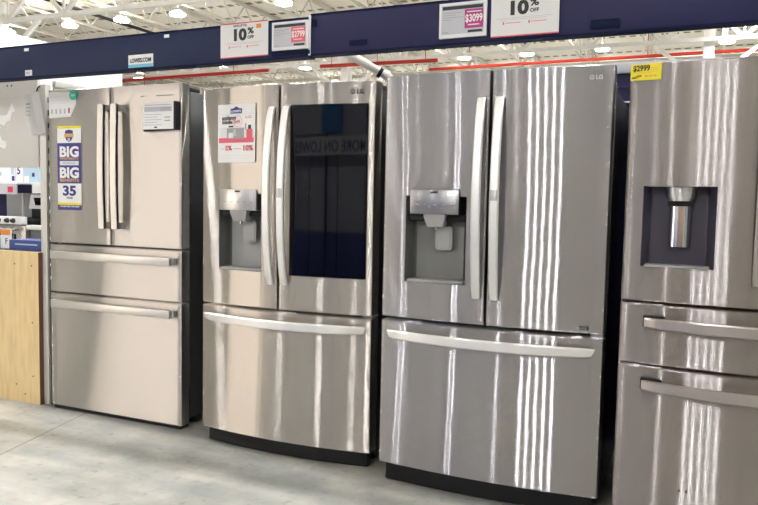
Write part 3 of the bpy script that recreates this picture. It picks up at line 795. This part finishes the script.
# white pipe strut behind the beam with a black clamp
t = thing('pipe_strut', 'white slanting pipe strut running down behind the third refrigerator from the beam', 'strut', (-1.5, 2.82, 1.86))
bm = BM(); tube(bm, [(-.12, .02, .02), (.0, .10, .015), (.10, .18, -.042), (.20, .24, -.105), (.254, .28, -.15), (.256, .40, -.40), (.256, .42, -1.86)], .019, 14); obj('pipe', bm, 'white_paint', t)
bm = BM(); tube(bm, [(.158, .215, -.080), (.170, .222, -.088)], .0235, 14); obj('clamp', bm, 'black', t)
bm = BM(); box(bm, -.16, -.05, -.071, .03, -.03, .03, .003); obj('bracket', bm, 'white_paint', t)

# ---------------------------------------------------------------- bay at the far left
bm = BM(); box(bm, -4.6, -3.383, 2.965, 2.993, 0, .872)
t = thing('plywood_board', 'pale yellow plywood end board standing on the floor at far left', 'board', (-4.6, 2.965, 0))
bm.free(); bm = BM(); box(bm, 0, 1.216, 0, .028, .0, .872); obj('face', bm, 'wood', t, smooth=False)
bm = BM(); box(bm, 1.216, 1.219, 0, .028, 0, .872); obj('edge_band', bm, 'brown', t, smooth=False)
for x, z in ((1.03, .80), (1.165, .795), (1.165, .47), (1.165, .16), (1.03, .10), (1.10, .05)):
    bm = BM(); tube(bm, [(x, -.001, z), (x, .002, z)], .005, 8); obj('screw', bm, 'brown', t)
bm = BM(); box(bm, -4.6, -3.30, 3.10, 3.85, .0, .70)
t = thing('metal_bin_panel', 'beige grey sheet metal panel with torn paper scraps, upper left', 'panel', (-4.6, 2.992, 1.35))
bm.free(); bm = BM(); box(bm, 0, 1.20, 0, .02, 0, .492, .001); obj('sheet', bm, 'panel_grey', t)
bm = BM(); box(bm, 0, .04, .003, .043, -1.35, 0); obj('support_leg', bm, 'post_grey', t)
bm = BM(); box(bm, 0, 1.20, -.006, .0, .395, .40); obj('fold_line', bm, 'post_grey', t, smooth=False)
for x in (.965, .999): 
    bm = BM(); tube(bm, [(x, -.002, .462), (x, .001, .462)], .005, 8); obj('screw_hole', bm, 'ink', t)
# torn paper scraps
def scrap(pts, label):
    bm = BM(); prism(bm, pts, 2.9895, 2.9915); tag(obj('paper_scrap', bm, 'paper', smooth=False), label, 'paper scrap')
scrap([(-3.70, 1.60), (-3.66, 1.585), (-3.64, 1.61), (-3.61, 1.62), (-3.60, 1.66), (-3.57, 1.67), (-3.585, 1.69), (-3.60, 1.715), (-3.615, 1.69), (-3.64, 1.65), (-3.67, 1.645), (-3.70, 1.65)], 'larger torn white paper scrap stuck on the grey panel')
scrap([(-3.71, 1.47), (-3.66, 1.455), (-3.645, 1.475), (-3.655, 1.50), (-3.68, 1.505), (-3.70, 1.53), (-3.71, 1.52)], 'smaller torn white paper scrap low on the grey panel')
# posts
t = thing('upright_post', 'tall grey rack post between the left bay and the first refrigerator', 'post', (-3.392, 2.994, 0))
bm = BM(); box(bm, 0, .048, 0, .04, 0, 1.81, .003); obj('post', bm, 'post_grey', t)
bm = BM()
for k in range(24): box(bm, .044, .0492, .014, .026, .10 + .07 * k, .13 + .07 * k)
obj('slot_row', bm, 'ink', t, smooth=False)
t = thing('slotted_strip', 'dark slotted metal strip close beside the first refrigerator', 'strip', (-3.336, 3.00, 0))
bm = BM(); box(bm, 0, .030, 0, .035, 0, 1.35, .002); obj('strip', bm, 'post_dark', t)
bm = BM()
for k in range(9): box(bm, .008, .020, -.002, .001, .72 + .075 * k, .74 + .075 * k)
obj('clip', bm, 'esl_frame', t, smooth=False)
t = thing('side_panel', 'beige sheet metal side panel behind the grey post, above the first refrigerator', 'panel', (-3.345, 3.045, 0))
bm = BM(); box(bm, 0, .012, 0, .75, 0, 1.80); obj('sheet', bm, 'panel_grey', t, smooth=False)
bm = BM(); box(bm, -.004, .022, 0, .78, 1.800, 1.835, .003); obj('top_rail', bm, 'post_grey', t)
# folded brochure in a sleeve hanging on the post
t = thing('paper_roll', 'bundle of white leaflets in a clear sleeve hanging on the grey post', 'leaflets', (-3.415, 2.978, 1.525))
def sheet(dx, mat, name, tilt):
    bm = BM(); n = 8; A = []; B = []
    for i in range(n + 1):
        u = i / n; x = dx + u * .085; y = -.012 * math.sin(PI * u) - tilt * u
        x = dx + u * .062; A.append(bm.verts.new((x + .028, y, 0.015 * u))); B.append(bm.verts.new((x - .020 * (1 - u * .3), y - .006, .215 + .03 * u)))
    for i in range(n): bm.faces.new((A[i], A[i + 1], B[i + 1], B[i]))
    bmesh.ops.solidify(bm, geom=bm.faces[:], thickness=.003)
    return obj(name, bm, mat, t)
s = sheet(-.046, 'paper', 'leaflet', 0.0); sheet(.004, 'paper', 'leaflet', .004)
for k in range(4):
    bm = BM(); box(bm, -.040, -.008, -.021, -.020, .110 + .02 * k, .118 + .02 * k); obj('print_line', bm, 'grey_ink', t, smooth=False)
bm = BM(); tube(bm, [(.030, .015, .275), (.028, .002, .262), (.024, -.006, .225)], .004, 6); obj('hook', bm, 'black', t)

# ---- the bay behind the opening: ranges, microwave, shelf
t = thing('blue_gondola', 'navy back panel seen through the opening at far left', 'shelf', (-7.4, 4.68, 0))
bm = BM(); box(bm, 0, 3.0, 0, .04, 0, 1.9); obj('back_panel', bm, 'navy2', t, smooth=False)
t = thing('display_shelf', 'thin white shelf carrying cards, seen through the opening at far left', 'shelf', (-7.4, 4.68, 0))
bm = BM(); box(bm, 0, 3.0, -.50, 0, 1.278, 1.291); obj('shelf_board', bm, 'esl_frame', t, smooth=False)
for x in (.1, 2.8):
    bm = BM(); box(bm, x, x + .02, -.30, 0, 1.20, 1.278); obj('bracket', bm, 'esl_frame', t, smooth=False)
t = card_root('shelf_card', 'white card with pale print at the left edge of the top shelf behind the opening', 'card', -5.30, 4.22, 1.292, .10, .14, 'paper', th=.04)
patch(t, 'print_line', .02, .09, .05, .08, 'ltblue')
t = card_root('shelf_card', 'white card with a small navy mark beside the number card behind the opening', 'card', -5.19, 4.22, 1.292, .13, .14, 'paper', th=.04)
patch(t, 'navy_patch', .095, .125, .01, .05, 'navy_ink'); patch(t, 'blue_patch', .085, .12, .06, .12, 'ltblue')
t = card_root('shelf_card', 'white card with a navy number 5 on the top shelf behind the opening', 'card', -5.045, 4.22, 1.292, .08, .14, 'paper', th=.04)
text('lettering', '5', .085, 'navy_ink', t, .030, -.001, .065, bold=.02)
t = card_root('shelf_card', 'pale blue card with a navy spot, right end of the shelf behind the opening', 'card', -4.955, 4.22, 1.292, .16, .14, 'ltblue', th=.04)
patch(t, 'navy_patch', .085, .115, .045, .075, 'navy_ink'); patch(t, 'white_patch', 0, .05, 0, .05, 'paper')
t = thing('small_sign', 'small grey sign with a red square hanging under the shelf behind the opening', 'sign', (-5.19, 4.175, 1.195))
bm = BM(); box(bm, 0, .20, 0, .01, 0, .083); obj('sheet', bm, 'esl', t, smooth=False); patch(t, 'red_square', .10, .16, .015, .06, 'red')
t = thing('small_sign', 'pale grey sign hanging beside the grey post behind the opening', 'sign', (-4.82, 4.175, 1.205))
bm = BM(); box(bm, 0, .12, 0, .01, 0, .073); obj('sheet', bm, 'esl_frame', t, smooth=False)
# range with its backguard knobs, neighbours and the white microwave on the next counter
t = thing('range_cooker', 'stainless range cooker with three dark knobs on a white panel behind the opening', 'range', (-5.50, 4.05, 0))
bm = BM(); box(bm, 0, .75, 0, .55, .05, .955, .005); obj('body', bm, 'steel_flat', t)
bm = BM(); box(bm, 0, .75, -.035, .02, .962, 1.022, .006); obj('control_panel', bm, 'white', t)
for x in (.505, .60, .665):
    bm = BM(); tube(bm, [(x, -.062, .992), (x, -.048, .992), (x, -.034, .992)], [.012, .018, .020], 14); obj('knob', bm, 'ink', t)
bm = BM(); box(bm, .12, .64, -.012, .001, .80, .885, .003); obj('oven_window', bm, 'glass', t)
bm = BM(); tube(bm, [(.04, -.045, .925), (.70, -.045, .925)], .010, 10)
for x in (.06, .68): tube(bm, [(x, -.045, .925), (x, 0, .925)], .007, 8)
obj('oven_handle', bm, 'chrome', t)
bm = BM(); box(bm, .0, .75, .03, .55, .956, 1.0, .003); obj('cooktop', bm, 'black', t)
t = thing('range_cooker', 'second range with white front rail at the right of the opening, beside the grey post', 'range', (-4.735, 4.08, 0))
bm = BM(); box(bm, 0, .75, 0, .52, .0, .92, .005); obj('body', bm, 'case_grey', t)
bm = BM(); box(bm, 0, .75, -.04, .02, .925, .96, .005); obj('control_panel', bm, 'white', t)
bm = BM(); box(bm, 0, .75, .03, .52, .921, .95, .003); obj('cooktop', bm, 'black', t)
t = thing('microwave_oven', 'white microwave oven with black window standing above the second range', 'microwave', (-4.97, 4.30, 1.005))
bm = BM(); prism(bm, [(-.01, .075), (.50, .075), (.50, .19), (.015, .19)], -.02, .25); obj('body', bm, 'white', t, smooth=False)
bm = BM(); prism(bm, [(.07, .105), (.40, .105), (.40, .165), (.05, .165)], -.026, -.019); obj('window', bm, 'glass', t, smooth=False)
bm = BM(); box(bm, .0, .50, .0, .24, .0, .074); obj('base', bm, 'black', t, smooth=False)
t = thing('glass_panel', 'pale glass splash panel standing on the first range left of the white microwave', 'panel', (-5.38, 4.40, 1.005))
bm = BM(); box(bm, 0, .18, 0, .02, 0, .20, .004); obj('pane', bm, 'liner_grey', t); bm = BM(); box(bm, .185, .205, -.005, .025, 0, .20, .004); obj('frame', bm, 'esl_frame', t); bm = BM(); box(bm, .21, .36, 0, .02, 0, .20, .004); obj('pane', bm, 'liner_grey', t)
# items on the lower ledge in front of the range
t = thing('display_ledge', 'low black shelf ledge just behind the plywood board', 'ledge', (-4.9, 3.15, 0))
bm = BM(); box(bm, 0, 1.45, 0, .5, .80, .855); obj('board', bm, 'black', t, smooth=False)
for a in (.02, 1.38):
    bm = BM(); box(bm, a, a + .04, .02, .48, 0, .80); obj('support', bm, 'black', t, smooth=False)
t = card_root('price_card', 'small white card with an orange top on the ledge at far left', 'card', -4.03, 3.25, .855, .085, .12, 'paper', th=.01)
patch(t, 'orange_top', 0, .085, .085, .12, 'orange'); text('lettering', 'F', .05, 'navy_ink', t, .05, -.001, .03, bold=.02)
t = card_root('product_box', 'flat purple and blue box lying on the ledge behind the plywood', 'box', -3.92, 3.22, .855, .34, .06, 'box_blue', th=.16)
patch(t, 'stripe', .05, .24, .030, .038, 'ltblue')
t = card_root('product_box', 'pale blue flat box at the left edge of the ledge', 'box', -4.20, 3.20, .855, .15, .075, 'ltblue', th=.1)

# ---------------------------------------------------------------- gap between third and fourth refrigerator
t = thing('blue_shelving', 'blue slatted shelving seen through the gap beside the rightmost refrigerator', 'shelving', (-.75, 3.70, 0))
bm = BM(); box(bm, 0, .9, 0, .05, 0, 1.83)
for k in range(5): box(bm, 0, .9, -.012, .0, 1.50 + .065 * k, 1.53 + .065 * k)
obj('slatted_back', bm, 'navy2', t, smooth=False)
bm = BM(); box(bm, 0, .9, -.02, .06, 1.83, 1.88, .002); obj('top_rail', bm, 'esl', t)
bm = BM(); tube(bm, [(.0, -.05, 1.69), (.9, -.05, 1.69)], .004, 6); obj('wire', bm, 'esl_frame', t)

# ---------------------------------------------------------------- the aisle opposite (seen only mirrored in the doors)
def carton(x, y, z, w, d, h, m, label):
    bm = BM(); box(bm, 0, w, 0, d, 0, h, .006); o = obj('carton', bm, m, loc=(x, y, z)); return tag(o, label, 'carton', 'cartons across the aisle')
t = thing('banner_board', 'long white banner board on posts across the aisle, mirrored in the black glass door', 'banner', (-5.9, -2.55, 0))
for x in (0, 2.73, 5.46, 8.2):
    bm = BM(); box(bm, x, x + .06, -.045, .015, 0, 2.5); obj('post', bm, 'navy', t, smooth=False)
bm = BM(); box(bm, 0, 8.28, .016, .03, 1.74, 1.96); sb = obj('banner_strip', bm, 'paper', t, smooth=False)
for cx in (2.45,):
    o = text('banner_lettering', 'MORE ON LOWES.COM', .19, 'navy_ink', sb, cx, .034, 1.775, wide=3.3, bold=.02); o.rotation_euler = (0, 0, PI)
bm = BM(); box(bm, .2, 2.6, .016, .03, 2.0, 2.44); obj('poster', bm, 'box_grey', t, smooth=False)
bm = BM(); box(bm, 2.6, 3.3, .016, .03, 2.0, 2.44); obj('poster', bm, 'banner_blue', t, smooth=False)
k = 0
for x in [-5.85 + 1.03 * i for i in range(8)]:
    for lv in range(3):
        if x < -2.2: m = ('box_blue', 'box_grey', 'box_grey')[lv]
        else: m = ('box_dark', 'box_brown', 'box_dark')[lv]
        carton(x, -3.40, .801 * lv, 1.0, .70, .80, m, 'large carton in the stacks across the aisle'); k += 1
bm = BM(); box(bm, 0, 3.4, 0, .3, 0, 3.6)
tag(obj('reflection_wall', bm, 'cream_fill', loc=(-9.93, -4.6, 0), smooth=False), 'added glowing cream panel across the aisle, brightening the first and second refrigerators', 'display')  # unseen glowing panel, added to brighten the doors and papers
bm = BM(); box(bm, 0, 6.6, 0, .3, 0, 4.6)
tag(obj('reflection_wall', bm, 'wall_dark', loc=(-16.6, -4.6, 0), smooth=False), 'added dark grey wall across the aisle, darkening the first refrigerator left door', 'display')  # unseen wall, added to darken the reflection in the first left door

# ---------------------------------------------------------------- world, camera, view
w = bpy.data.worlds.new('hall_ambient'); bpy.context.scene.world = w; w.use_nodes = True
w.node_tree.nodes['Background'].inputs[0].default_value = (1, .97, .92, 1); w.node_tree.nodes['Background'].inputs[1].default_value = .3

H, YAW, PIT, ROL, FP = 1.2035942, 0.410889246, 0.0718222209, 0.0196312759, 725.901419
cam = bpy.data.cameras.new('camera'); co = bpy.data.objects.new('camera', cam); C.objects.link(co)
fw = Vector((-math.sin(YAW) * math.cos(PIT), math.cos(YAW) * math.cos(PIT), -math.sin(PIT)))
r = Vector((math.cos(YAW), math.sin(YAW), 0)); u = r.cross(fw)
r2 = r * math.cos(ROL) + u * math.sin(ROL); u2 = -r * math.sin(ROL) + u * math.cos(ROL)
co.matrix_world = Matrix(((r2.x, u2.x, -fw.x, 0), (r2.y, u2.y, -fw.y, 0), (r2.z, u2.z, -fw.z, H), (0, 0, 0, 1)))
cam.sensor_width = 36; cam.lens = 36 * FP / 758; cam.clip_start = .05; cam.clip_end = 200
bpy.context.scene.camera = co

sc = bpy.context.scene
sc.view_settings.view_transform = 'Standard'; sc.view_settings.look = 'None'; sc.view_settings.gamma = 1
sc.view_settings.use_curve_mapping = False; sc.view_settings.exposure = 0.45
sc.cycles.max_bounces = 8; sc.cycles.diffuse_bounces = 4; sc.cycles.glossy_bounces = 4
sc.cycles.use_denoising = True; sc.cycles.sample_clamp_indirect = 8
